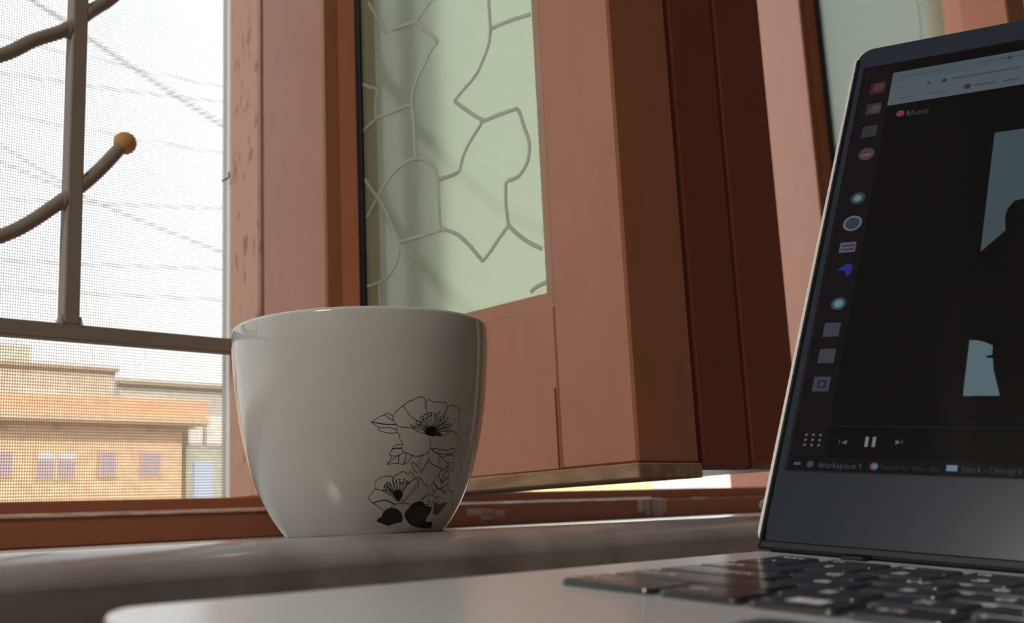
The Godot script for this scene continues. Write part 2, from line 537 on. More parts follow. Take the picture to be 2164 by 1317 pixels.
func flower_print() -> ImageTexture:
	var w := 2048
	var h := 1024
	var buf := PackedByteArray()
	buf.resize(w * h)
	# angle (0.1 degree) and height (0.1 mm) to pixels: 120 degrees across, 50 mm up
	var k := Vector2(w / 1200.0, -h / 500.0)
	var o := Vector2(w / 2.0, h)
	for s in STROKES:
		buf = stroke(buf, w, h, spline(pairs(s.p, k, o)), s.w * 1.55, 235 - s.s * 3)
	for s in STAMENS:
		var c: Vector2 = pairs(s.c, k, o)[0]
		for p in pairs(s.p, k, o):
			buf = stroke(buf, w, h, PackedVector2Array([c, p]), 1.7, 215)
			buf = stroke(buf, w, h, PackedVector2Array([p, p + Vector2(0.5, 0)]), 6.6, 240)
	for s in BLOTS:
		buf = blot(buf, w, h, spline(pairs(s.p, k, o) + [pairs(s.p, k, o)[0]], 4), 242 - s.s * 3)
	var rgb := PackedByteArray()
	rgb.resize(w * h * 3)
	for i in w * h:
		var a := buf[i] / 255.0
		rgb[i * 3] = int(lerpf(CHINA.r, 0.09, a) * 255)
		rgb[i * 3 + 1] = int(lerpf(CHINA.g, 0.06, a) * 255)
		rgb[i * 3 + 2] = int(lerpf(CHINA.b, 0.06, a) * 255)
	var im := Image.create_from_data(w, h, false, Image.FORMAT_RGB8, rgb)
	return ImageTexture.create_from_image(im)


func letters(text: String, bold := false) -> TextMesh:
	var t := TextMesh.new()
	var f := SystemFont.new()
	f.font_names = PackedStringArray(["Droid Sans"])
	f.font_weight = 700 if bold else 400
	t.font = f
	t.text = text
	t.font_size = 32
	t.pixel_size = 1.0 / 32.0
	t.depth = 0.02
	t.horizontal_alignment = HORIZONTAL_ALIGNMENT_LEFT
	t.vertical_alignment = VERTICAL_ALIGNMENT_CENTER
	return t


# fills a polygon of an image, soft by 2 x 2 samples
func fill(im: Image, poly: PackedVector2Array, c: Color) -> void:
	var lo := poly[0]
	var hi := poly[0]
	for p in poly:
		lo = lo.min(p)
		hi = hi.max(p)
	for y in range(maxi(0, int(lo.y)), mini(im.get_height(), int(hi.y) + 2)):
		for x in range(maxi(0, int(lo.x)), mini(im.get_width(), int(hi.x) + 2)):
			var n := 0
			for s in [Vector2(0.25, 0.25), Vector2(0.75, 0.25), Vector2(0.25, 0.75), Vector2(0.75, 0.75)]:
				n += int(Geometry2D.is_point_in_polygon(Vector2(x, y) + s, poly))
			if n:
				im.set_pixel(x, y, im.get_pixel(x, y).lerp(c, n / 4.0))


func write(im: Image, text: String, at: Vector2, size: float, c: Color) -> void:
	var a := letters(text).get_mesh_arrays()
	var v: PackedVector3Array = a[Mesh.ARRAY_VERTEX]
	var nn: PackedVector3Array = a[Mesh.ARRAY_NORMAL]
	var ix: PackedInt32Array = a[Mesh.ARRAY_INDEX]
	for i in range(0, ix.size(), 3):
		if nn[ix[i]].z > 0.5:
			var p := PackedVector2Array()
			for k in 3:
				p.append(at + Vector2(v[ix[i + k]].x, -v[ix[i + k]].y) * size)
			fill(im, p, c)


func disc(c: Vector2, r: float) -> PackedVector2Array:
	var p := PackedVector2Array()
	for k in 24:
		p.append(c + Vector2(cos(TAU * k / 24), sin(TAU * k / 24)) * r)
	return p


# what the laptop shows; millimetres from the lid's lower left corner become pixels
func screen_picture(x0: float, y0: float, wide: float, high: float) -> ImageTexture:
	var k := 4.6   # pixels a millimetre: about that of the panel itself
	var im := Image.create(int(wide * k), int(high * k), false, Image.FORMAT_RGB8)
	im.fill(Color(0.060, 0.055, 0.062))
	var px := func(x: float, y: float) -> Vector2: return Vector2(x - x0, y0 + high - y) * k
	var rect := func(x: float, y: float, x2: float, y2: float, c: Color) -> void:
		var a: Vector2 = px.call(x, y2)
		var b: Vector2 = px.call(x2, y)
		im.fill_rect(Rect2i(int(a.x), int(a.y), int(b.x - a.x), int(b.y - a.y)), c)
	# dock on the left, panel at the foot
	rect.call(4.0, 30.5, 15.2, 200, Color(0.10, 0.085, 0.10))
	rect.call(15.2, 172.6, 290, 189.0, Color(0.37, 0.41, 0.44))
	rect.call(15.2, 183.6, 290, 189.0, Color(0.34, 0.40, 0.43))
	rect.call(15.2, 40.9, 290, 41.4, Color(0.12, 0.12, 0.13))
	var ink := Color(0.20, 0.24, 0.29)
	for l in [[37, 60, 181, 0.9], [45, 52, 175.9, 0.9], [54, 60, 175.7, 0.9], [20, 25, 175.4, 0.6], [28, 34, 175.3, 0.6], [64, 90, 181, 0.9], [64, 80, 175.7, 0.9], [18, 21, 181, 0.5], [20, 33, 186, 0.5], [45, 62, 186.5, 0.6]]:
		rect.call(l[0], l[2] - l[3] / 2, l[1], l[2] + l[3] / 2, Color(0.28, 0.33, 0.39))
	for d in [[28.8, 181.0, 0.6], [34.3, 180.8, 0.9], [42.6, 176.0, 1.2], [55.5, 186.6, 0.7]]:
		fill(im, disc(px.call(d[0], d[1]), d[2] * k), ink)
	fill(im, disc(px.call(20.4, 168.0), 1.5 * k), Color(0.52, 0.25, 0.33))
	write(im, "Music", px.call(22.6, 167.4), 3.2 * k, Color(0.42, 0.42, 0.43))
	# dock icons
	var ic := func(y: float, c: Color, half := 2.8) -> void: rect.call(10.4 - half, y - half, 10.4 + half, y + half, c)
	ic.call(182.4, Color(0.26, 0.16, 0.19)); fill(im, disc(px.call(10.8, 183.0), 2.2 * k), Color(0.36, 0.22, 0.22))
	ic.call(172.2, Color(0.24, 0.21, 0.25)); fill(im, disc(px.call(10.8, 172.2), 2.0 * k), Color(0.33, 0.28, 0.33))
	ic.call(161.4, Color(0.22, 0.22, 0.25))
	fill(im, disc(px.call(10.7, 150.8), 2.9 * k), Color(0.33, 0.25, 0.28)); rect.call(9.0, 149.6, 12.6, 151.0, Color(0.45, 0.35, 0.38))
	fill(im, disc(px.call(10.6, 130.8), 2.6 * k), Color(0.24, 0.29, 0.33)); fill(im, disc(px.call(10.6, 130.8), 1.4 * k), Color(0.45, 0.54, 0.56))
	fill(im, disc(px.call(10.4, 119.9), 3.3 * k), Color(0.44, 0.47, 0.50)); fill(im, disc(px.call(10.4, 119.9), 2.5 * k), Color(0.22, 0.26, 0.30))
	rect.call(7.6, 107.4, 13.4, 111.8, Color(0.36, 0.37, 0.42)); rect.call(8.4, 109.9, 12.6, 110.4, Color(0.16, 0.16, 0.2)); rect.call(8.4, 108.5, 12.6, 109.0, Color(0.16, 0.16, 0.2))
	fill(im, PackedVector2Array([px.call(8.0, 100.4), px.call(11.0, 103), px.call(13.4, 102), px.call(13.2, 98.6), px.call(11.4, 97.2), px.call(11.2, 99.6)]), Color(0.17, 0.20, 0.52))
	fill(im, disc(px.call(10.8, 86.7), 2.5 * k), Color(0.24, 0.33, 0.38)); fill(im, disc(px.call(10.8, 86.7), 1.5 * k), Color(0.45, 0.58, 0.58))
	for y in [76.3, 66.4, 55.9]:
		ic.call(y, Color(0.27, 0.28, 0.33))
	rect.call(9.0, 54.4, 11.9, 57.4, Color(0.16, 0.17, 0.2)); rect.call(9.7, 55.1, 11.2, 56.7, Color(0.3, 0.31, 0.36))
	for i in 9:
		fill(im, disc(px.call(8.5 + (i % 3) * 2.25, 34.5 + (i / 3) * 1.75), 0.45 * k), Color(0.44, 0.44, 0.47))
	# player: back, pause, forward
	var pale := Color(0.40, 0.42, 0.45)
	rect.call(19.4, 34.9, 19.75, 36.5, pale); fill(im, PackedVector2Array([px.call(19.9, 35.7), px.call(21.6, 36.6), px.call(21.6, 34.8)]), pale)
	rect.call(27.1, 34.0, 28.4, 37.6, Color(0.50, 0.54, 0.55)); rect.call(29.4, 34.0, 30.7, 37.6, Color(0.50, 0.54, 0.55))
	rect.call(37.9, 35.3, 38.25, 36.9, pale); fill(im, PackedVector2Array([px.call(37.7, 36.1), px.call(36.1, 37.0), px.call(36.1, 35.2)]), pale)
	# panel at the foot
	rect.call(4.0, 25.0, 290, 30.3, Color(0.085, 0.085, 0.10))
	rect.call(6.3, 27.4, 8.6, 28.6, Color(0.33, 0.34, 0.37)); fill(im, disc(px.call(11.4, 28.0), 1.1 * k), Color(0.30, 0.30, 0.34))
	write(im, "Workspace 1", px.call(14.0, 27.7), 2.35 * k, Color(0.42, 0.43, 0.46))
	fill(im, disc(px.call(30.9, 28.0), 1.25 * k), Color(0.55, 0.28, 0.30)); fill(im, disc(px.call(31.1, 28.0), 0.8 * k), Color(0.30, 0.55, 0.68))
	write(im, "Tweet for You - Go", px.call(32.7, 27.8), 2.0 * k, Color(0.30, 0.30, 0.33))
	rect.call(51.4, 27.1, 54.5, 29.1, Color(0.45, 0.56, 0.66))
	write(im, "Slack - Chirag V", px.call(55.4, 28.0), 2.35 * k, Color(0.36, 0.38, 0.41))
	# the cover picture: a pale window with a dark figure before it
	fill(im, PackedVector2Array([px.call(53.6, 152.6), px.call(82, 153), px.call(82, 118), px.call(72, 123.5), px.call(64.9, 123.1), px.call(62.0, 122.5), px.call(60.2, 119.5), px.call(59.8, 116.0), px.call(60.4, 111.1), px.call(53.5, 103.3)]), Color(0.30, 0.36, 0.39))
	fill(im, PackedVector2Array([px.call(53.4, 70.9), px.call(55.5, 70.8), px.call(57.6, 70.2), px.call(60.3, 68.8), px.call(60.4, 65.4), px.call(58.9, 65.2), px.call(58.9, 64.6), px.call(60.7, 64.4), px.call(61.2, 60.5), px.call(63.7, 51.7), px.call(53.5, 51.6)]), Color(0.40, 0.49, 0.52))
	return ImageTexture.create_from_image(im)


# ---------------------------------------------------------------- the setting

func build_room() -> void:
	var b := Builder.new()
	b.box(Vector3(-2.2, -0.2, -0.75), Vector3(2.8, 0, 3.2))
	struct(part(self, "floor", b, M.floor), "pale stone floor of the room below the sill")
	b = Builder.new()
	b.box(Vector3(-2.2, 2.8, -0.75), Vector3(2.8, 3.0, 3.2))
	struct(part(self, "ceiling", b, M.plaster), "plain white ceiling of the room")
	b = Builder.new()   # below, above and beside the window opening
	b.box(Vector3(-2.2, 0, -0.72), Vector3(2.8, EYE - 0.0465, -0.285))
	b.box(Vector3(-2.2, EYE + 1.3, -0.72), Vector3(2.8, 2.8, -0.285))
	b.box(Vector3(-2.2, EYE - 0.0465, -0.72), Vector3(-1.75, EYE + 1.3, -0.285))
	b.box(Vector3(1.76, EYE - 0.0465, -0.72), Vector3(2.8, EYE + 1.3, -0.285))
	struct(part(self, "wall_front", b, M.plaster), "thick plastered wall that holds the brown window")
	struct(part(self, "wall_left", one_box(Vector3(-2.2, 0, -0.285), Vector3(-2.0, 2.8, 3.2)), M.plaster), "plain plastered wall")
	struct(part(self, "wall_right", one_box(Vector3(2.6, 0, -0.285), Vector3(2.8, 2.8, 3.2)), M.plaster), "plain plastered wall")
	struct(part(self, "wall_back", one_box(Vector3(-2.0, 0, 3.0), Vector3(2.6, 2.8, 3.2)), M.plaster), "plain plastered wall behind the laptop's user")
	# sill slab with a rounded front edge
	b = Builder.new()
	var prof := [Vector2(-0.72, -0.0465), Vector2(-0.270, -0.0465)]
	var r := 0.0175   # the nose is an ellipse: deeper than it is tall
	var rv := 0.009
	for k in 9:
		var a := k / 8.0 * PI / 2
		prof.append(Vector2(-0.268 - r + cos(a) * r, -0.0015 - rv + sin(a) * rv))
	prof.append(Vector2(-0.72, -0.0015))
	for i in prof.size():
		var p: Vector2 = prof[i]
		var q: Vector2 = prof[(i + 1) % prof.size()]
		var nrm := []
		for s in [i, i + 1]:
			var g: Vector2 = prof[s % prof.size()]
			var c := Vector2(-0.268 - r, -0.0015 - rv)
			nrm.append(((g - c) / Vector2(r * r, rv * rv)).normalized())
		var a0 := Vector3(-1.75, EYE + p.y, p.x)
		var a1 := Vector3(1.76, EYE + p.y, p.x)
		var b0 := Vector3(-1.75, EYE + q.y, q.x)
		var b1 := Vector3(1.76, EYE + q.y, q.x)
		if i >= 2 and i < 10:
			var n0 := Vector3(0, nrm[0].y, nrm[0].x)
			var n1 := Vector3(0, nrm[1].y, nrm[1].x)
			b.smooth(a0, a1, b1, n0, n0, n1)
			b.smooth(a0, b1, b0, n0, n1, n1)
		else:
			var mid := (p + q) / 2.0 - Vector2(-0.5, -0.024)
			var d := (q - p).normalized()
			var o := Vector2(d.y, -d.x)
			if o.dot(mid) < 0:
				o = -o
			b.quad(a0, a1, b1, b0, Vector3(0, o.y, o.x))
	struct(part(self, "windowsill", b, M.sill), "smooth grey-brown stone sill with a rounded front edge under the cup")
	# rendered walls of the neighbours, a couple of metres off behind the open leaves
	var pier := Node3D.new()
	pier.name = "wall_outside"
	add_child(pier)
	struct(pier, "grey rendered walls standing outside, blurred by the patterned glass")
	part(pier, "pier", one_box(Vector3(1.76, -4.0, -2.75), Vector3(2.215, 6.0, -2.5), 0.01), M.cement)
	part(pier, "pier", one_box(Vector3(4.15, -4.0, -2.75), Vector3(7.5, 6.0, -2.5), 0.01), M.cement)


func build_added_lamp() -> void:
	# panel lamp added out of view near the left wall to brighten the room side
	var at := Vector3(-1.64, 2.8, 0.18)
	var o := thing("added_lamp", "added panel lamp on the unseen ceiling, brightening the cup and laptop", "lamp", at)
	part(o, "frame", one_box(Vector3(-0.34, -0.05, -0.27), Vector3(0.34, 0.0, 0.27), 0.004), M.plaster)
	var g := mat(Color(0.9, 0.9, 0.9), 0.5)
	g.emission_enabled = true
	g.emission = Color(1.0, 0.96, 0.90)
	g.emission_energy_multiplier = 1.2
	part(o, "added_glow_panel", one_box(Vector3(-0.31, -0.056, -0.24), Vector3(0.31, -0.05, 0.24), 0.001), g)
	var l := AreaLight3D.new()
	l.name = "added_fill_light"
	l.area_size = Vector2(0.62, 0.48)
	l.area_range = 8.0
	l.light_color = Color(1.0, 0.97, 0.93)
	l.light_energy = ADDED_LAMP
	l.shadow_enabled = true
	o.add_child(l)
	l.position = Vector3(0, -0.06, 0)
	l.rotation = Vector3(-PI / 2, 0, 0)


func build_frame() -> void:
	var f := Node3D.new()
	f.name = "window_1"
	add_child(f)
	struct(f, "red-brown painted wooden window frame with mullions and a stepped bottom rail")
	f.position = Vector3(0, EYE, 0)
	part(f, "bottom_rail", one_box(Vector3(-1.74, -0.0015, -0.715), Vector3(1.755, 0.0149, -0.606), 0.001), M.paint)
	part(f, "rebate_rail", one_box(Vector3(-1.74, 0.0149, -0.715), Vector3(1.755, 0.0236, -0.611), 0.0008), M.paint)
	var b := Builder.new()   # pale arris between the two steps: the sill's reflection put into its colour
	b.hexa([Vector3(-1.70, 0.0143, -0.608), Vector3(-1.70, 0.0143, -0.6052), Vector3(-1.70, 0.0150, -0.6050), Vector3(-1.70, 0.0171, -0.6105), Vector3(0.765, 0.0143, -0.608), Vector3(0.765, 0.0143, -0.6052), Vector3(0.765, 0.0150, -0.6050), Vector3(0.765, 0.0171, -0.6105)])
	part(f, "reflection_edge", b, M.pale_strip)
	part(f, "outer_reveal", one_box(Vector3(0.381, 0.0236, -0.6675), Vector3(0.452, 1.24, -0.6545), 0.001), M.screen_edge).set_meta("label", "pale grey outer reveal behind the mesh")
	var m := part(f, "mullion", one_box(Vector3(0.380, 0.0236, -0.6544), Vector3(0.452, 1.24, -0.6175), 0.0015), M.paint_worn)
	m.set_meta("label", "weathered mullion with chipped paint between mesh and glazed leaf")
	part(f, "mullion", one_box(Vector3(1.018, 0.0236, -0.700), Vector3(1.090, 1.24, -0.6135), 0.0015), M.paint)
	part(f, "jamb", one_box(Vector3(-1.74, 0.0236, -0.700), Vector3(-1.68, 1.24, -0.6175), 0.0015), M.paint)
	part(f, "jamb", one_box(Vector3(1.69, 0.0236, -0.700), Vector3(1.755, 1.24, -0.6175), 0.0015), M.paint)
	part(f, "head_rail", one_box(Vector3(-1.74, 1.24, -0.700), Vector3(1.755, 1.30, -0.6175), 0.0015), M.paint)
	# plaster dribbles dried on the rail
	b = Builder.new()
	for s in [[0.742, 0.0180, 0.750, 0.004], [0.7515, 0.0178, 0.758, 0.0], [0.761, 0.0185, 0.776, -0.001], [0.7765, 0.017, 0.781, 0.003]]:
		b.box(Vector3(s[0], s[3], -0.6075), Vector3(s[2], s[1] - 0.003, -0.6045), 0.0007)
	part(f, "plaster_dribble", b, M.plaster)
	b = Builder.new()
	b.box(Vector3(0.546, 0.006, -0.6075), Vector3(0.572, 0.0118, -0.6056), 0.0004)
	b.box(Vector3(0.560, 0.0035, -0.6075), Vector3(0.585, 0.010, -0.6057), 0.0004)
	part(f, "faded_patch", b, M.pale_strip)
	b = Builder.new()
	b.box(Vector3(0.820, 0.0125, -0.6075), Vector3(0.842, 0.0152, -0.6054), 0.0008)
	part(f, "plaster_dribble", b, M.plaster)


func build_screen() -> void:
	var s := thing("insect_screen", "fine insect mesh stretched behind the iron grille, pale edge strip at its right", "insect screen", Vector3(0, EYE, 0))
	part(s, "edge_strip", one_box(Vector3(-1.68, 0.0236, -0.664), Vector3(-1.665, 1.23, -0.6605), 0.0006), M.screen_edge)
	var b := Builder.new()
	var half := WIRE
	var y := 0.0245
	var z := -0.6585
	while y < 1.235:
		b.hexa([Vector3(-1.678, y, z - half), Vector3(-1.678, y + half, z), Vector3(-1.678, y, z + half), Vector3(-1.678, y - half, z), Vector3(0.3798, y, z - half), Vector3(0.3798, y + half, z), Vector3(0.3798, y, z + half), Vector3(0.3798, y - half, z)])
		y += 0.00182
	var x := -1.677
	while x < 0.3795:
		b.hexa([Vector3(x, 0.024, z - half), Vector3(x + half, 0.024, z), Vector3(x, 0.024, z + half), Vector3(x - half, 0.024, z), Vector3(x, 1.236, z - half), Vector3(x + half, 1.236, z), Vector3(x, 1.236, z + half), Vector3(x - half, 1.236, z)])
		x += 0.00148
	part(s, "netting", b, M.wire).set_meta("kind", "stuff")
	b = Builder.new()
	b.tube([Vector3(0.3775, 0.2445, -0.6605), Vector3(0.3775, 0.2445, -0.652), Vector3(0.3775, 0.2465, -0.6515), Vector3(0.3775, 0.2485, -0.6525)], 0.0006, 8)
	part(s, "bent_nail", b, M.nail)


func build_grille() -> void:
	var g := thing("window_grille", "dark iron grille of square bars and curled rods before the insect mesh", "grille", Vector3(0, EYE, 0))
	part(g, "crossbar", one_box(Vector3(-1.68, 0.1202, -0.655), Vector3(0.381, 0.1300, -0.645), 0.0008), M.iron)
	part(g, "crossbar", one_box(Vector3(-1.68, 0.5202, -0.655), Vector3(0.381, 0.5300, -0.645), 0.0008), M.iron)
	part(g, "upright", one_box(Vector3(0.2632, 0.1295, -0.655), Vector3(0.2731, 1.24, -0.645), 0.0008), M.iron)
	for k in 5:
		part(g, "upright", one_box(Vector3(-0.105 - 0.368 * k, 0.1295, -0.655), Vector3(-0.095 - 0.368 * k, 1.24, -0.645), 0.0008), M.iron)
	for c in [[[-0.097, 0.150], [-0.02, 0.139], [0.08, 0.137], [0.160, 0.148], [0.190, 0.160], [0.2262, 0.1789], [0.2421, 0.1895], [0.2600, 0.2055], [0.2744, 0.2197], [0.2860, 0.2330], [0.2985, 0.2495]], [[-0.097, 0.270], [-0.02, 0.252], [0.08, 0.250], [0.160, 0.262], [0.190, 0.276], [0.2217, 0.2908], [0.2408, 0.3060], [0.2610, 0.3196], [0.2758, 0.3362], [0.2881, 0.3483], [0.302, 0.366]]]:
		var line := []
		for p in spline(c.map(func(q): return Vector2(q[0], q[1])), 5):
			line.append(Vector3(p.x, p.y, -0.6495))
		var b := Builder.new()
		b.tube(line, 0.0043, 12)
		part(g, "curled_rod", b, M.iron)
	var k := Builder.new()
	k.ball(Vector3(0.3008, 0.2524, -0.6495), 0.0074)
	part(g, "knob", k, M.brass).set_meta("label", "tarnished golden ball at the rod's end")
	k = Builder.new()
	k.ball(Vector3(0.303, 0.3685, -0.6495), 0.0074)
	part(g, "knob", k, M.brass)
	for p in [[0.2622, 0.2065, 0.35], [0.2742, 0.2205, 0.4], [0.2622, 0.3190, 0.3], [0.2742, 0.3345, 0.5], [0.2625, 0.1300, 0.25], [0.2740, 0.1300, 0.25]]:
		var b := Builder.new()
		b.ball(Vector3(p[0], p[1], -0.6495), 0.0058, Vector3(p[2], 1.0, 0.9), 12)
		part(g, "weld", b, M.weld)


# one leaf that stands open at a right angle to the wall: its broad face looks along -x
func sash(label: String, x0: float, x1: float, zh: float, zh2: float, zf2: float, zf: float, y0: float, yr: float, pane: Material, group := "") -> Node3D:
	var o := thing("window_leaf", label, "window leaf", Vector3(x0, EYE, 0), group)
	var y1 := 1.215
	var d := x1 - x0
	var xg := d * 0.53   # how deep the pane lies
	var strip := 0.0068
	part(o, "hinge_stile", one_box(Vector3(0, y0 + strip, zh), Vector3(d, y1, zh2), 0.0012), M.paint)
	part(o, "meeting_stile", one_box(Vector3(0, y0 + strip, zf2), Vector3(d, y1, zf), 0.0012), M.paint)
	part(o, "bottom_rail", one_box(Vector3(0.0003, y0 + strip, zh2), Vector3(d, yr, zf2), 0.0008), M.paint)
	part(o, "top_rail", one_box(Vector3(0.0003, y1 - 0.08, zh2), Vector3(d, y1, zf2), 0.0008), M.paint)
	part(o, "worn_bottom_edge", one_box(Vector3(-0.0012, y0, zh + 0.002), Vector3(d + 0.001, y0 + strip, zf + 0.0008), 0.0006), M.bare_wood).set_meta("label", "bare weathered lower edge")
	# sloped beads that run from the rails and stiles down to the pane
	var beads := [
		[Vector3(0.001, yr, zh2), Vector3(xg, yr, zh2), Vector3(xg, yr + 0.014, zh2), Vector3(0.001, yr, zf2), Vector3(xg, yr, zf2), Vector3(xg, yr + 0.014, zf2)],
		[Vector3(0.001, yr, zf2), Vector3(xg, yr, zf2), Vector3(xg, yr, zf2 - 0.0262), Vector3(0.001, y1 - 0.08, zf2), Vector3(xg, y1 - 0.08, zf2), Vector3(xg, y1 - 0.08, zf2 - 0.0262)],
		[Vector3(0.012, yr, zh2), Vector3(xg, yr, zh2), Vector3(xg, yr, zh2 + 0.006), Vector3(0.012, y1 - 0.08, zh2), Vector3(xg, y1 - 0.08, zh2), Vector3(xg, y1 - 0.08, zh2 + 0.006)],
		[Vector3(0.001, y1 - 0.08, zh2), Vector3(xg, y1 - 0.08, zh2), Vector3(xg, y1 - 0.094, zh2), Vector3(0.001, y1 - 0.08, zf2), Vector3(xg, y1 - 0.08, zf2), Vector3(xg, y1 - 0.094, zf2)],
	]
	for p in beads:
		var b := Builder.new()
		b.hexa([p[0], p[1], p[2], p[0].lerp(p[2], 0.5), p[3], p[4], p[5], p[3].lerp(p[5], 0.5)])
		part(o, "glazing_bead", b, M.paint)
	part(o, "rebate_shade", one_box(Vector3(xg - 0.0025, yr + 0.010, zh2 + 0.0045), Vector3(xg, y1 - 0.09, zh2 + 0.0095), 0.0004), M.rubber)  # dark strip painting the shade in the pane's rebate
	part(o, "pane", one_box(Vector3(xg, yr - 0.006, zh2 - 0.006), Vector3(xg + 0.004, y1 - 0.074, zf2 + 0.006)), pane)
	# joint of stile and rail
	return o


func build_leaves() -> void:
	var a := sash("red-brown glazed leaf with flower-like lined pane, standing open right behind the cup", 0.380, 0.4252, -0.6125, -0.5415, -0.3540, -0.308, 0.0166, 0.1017, M.pane)
	var pane := a.get_node("pane")
	for i in RIDGES.size() * 4:   # the pressed pattern goes on up the pane, turned about from one repeat to the next
		var lift := i / RIDGES.size()
		var line := []
		for p in spline(pairs(RIDGES[i % RIDGES.size()], Vector2(1e-4, 1e-4)), 4):
			line.append(Vector3(0.0238, p.y + 0.25 * lift, p.x if lift % 2 == 0 else -0.8955 - p.x))
		if line.any(func(p): return p.y > 1.135):
			continue
		var b := Builder.new()
		b.tube(line, 0.00115, 8, 0.16, Vector3.RIGHT)
		part(pane, "raised_line", b, M.pane_line)
	var b := Builder.new()   # the open joint at the foot of the meeting stile
	b.box(Vector3(-0.0004, 0.024, -0.3559), Vector3(0.0002, 0.062, -0.3555))
	part(a, "open_joint", b, M.paint_dark)
	# the second leaf is folded flat behind it; only its dark edge shows
	var x0 := 0.4285
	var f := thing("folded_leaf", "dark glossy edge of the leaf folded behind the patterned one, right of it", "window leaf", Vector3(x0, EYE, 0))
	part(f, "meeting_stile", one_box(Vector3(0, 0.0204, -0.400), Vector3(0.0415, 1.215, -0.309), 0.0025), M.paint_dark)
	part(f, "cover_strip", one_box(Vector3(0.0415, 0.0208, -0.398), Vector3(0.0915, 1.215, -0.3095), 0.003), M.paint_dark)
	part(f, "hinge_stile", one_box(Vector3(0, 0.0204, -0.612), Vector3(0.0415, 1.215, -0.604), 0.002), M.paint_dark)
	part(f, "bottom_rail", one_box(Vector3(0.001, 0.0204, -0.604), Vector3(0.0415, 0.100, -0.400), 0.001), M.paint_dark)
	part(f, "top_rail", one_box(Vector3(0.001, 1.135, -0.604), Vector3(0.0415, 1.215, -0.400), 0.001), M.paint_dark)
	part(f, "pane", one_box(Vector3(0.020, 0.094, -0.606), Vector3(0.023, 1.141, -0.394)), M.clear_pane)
	# the leaf of the next opening, farther right behind the laptop
	var c := sash("second glazed leaf with grey pane, standing open behind the top of the laptop", 1.018, 1.066, -0.6105, -0.5575, -0.389, -0.3455, 0.0200, 0.110, M.pane)
	var pc := c.get_node("pane")
	for r in [[-4400, 3600, -4420, 4300, -4400, 5000, -4500, 5600], [-4400, 3600, -4900, 3400, -5200, 3100], [-4400, 5000, -4000, 5200]]:
		var line := []
		for p in spline(pairs(r, Vector2(1e-4, 1e-4)), 4):
			line.append(Vector3(0.0254, p.y, p.x))
		var k := Builder.new()
		k.tube(line, 0.0011, 8, 0.16, Vector3.RIGHT)
		part(pc, "raised_line", k, M.pane_line)


# ---------------------------------------------------------------- cup

func build_cup() -> void:
	var H := 0.0717
	var R := 0.045
	var prof := [[0.0, 0.599], [0.041, 0.649], [0.121, 0.732], [0.243, 0.822], [0.404, 0.897], [0.569, 0.950], [0.725, 0.980], [0.890, 1.0], [0.985, 1.0]]
	var outer := spline(prof.map(func(p): return Vector2(p[1] * R, p[0] * H)), 6)
	var pts := [Vector2(0.0001, 0.0022), Vector2(0.0235, 0.0022), Vector2(0.0245, 0.0004), Vector2(0.0258, 0.0)]
	for p in outer:
		pts.append(p)
	var first := 4
	var last := pts.size() - 1
	for k in 7:   # round lip
		var a := PI * k / 6.0
		pts.append(Vector2(R - 0.0012 + cos(a) * 0.0012, 0.985 * H + sin(a) * 0.0012))
	for i in range(outer.size() - 1, 0, -1):
		pts.append(Vector2(maxf(outer[i].x - 0.0026, 0.001), maxf(outer[i].y, 0.006)))
	pts.append(Vector2(0.0001, 0.0055))
	var b := Builder.new()
	b.lathe(pts, 128, func(a, p, i): return Vector2((rad_to_deg(a) + 60.0) / 120.0, 1.0 - p.y / 0.050) if i >= first and i <= last else Vector2(-0.5, -0.5))
	var m := mat(Color.WHITE, 0.07, 0.5)
	m.albedo_texture = flower_print()
	m.texture_repeat = false
	var o := part(self, "cup", b, m)
	o.position = Vector3(0.2341, EYE - 0.0015, -0.3125)
	tag(o, "white china cup printed with black line flowers, standing on the stone sill", "cup")
	var k := Builder.new()
	k.ball(Vector3.ZERO, 0.006, Vector3(1.2, 0.75, 1.0), 14)
	var s := part(self, "pebble", k, M.plaster)
	s.position = Vector3(0.540, EYE + 0.003, -0.345)
	tag(s, "small white pebble on the sill beside the laptop's lid", "pebble")


# ---------------------------------------------------------------- laptop

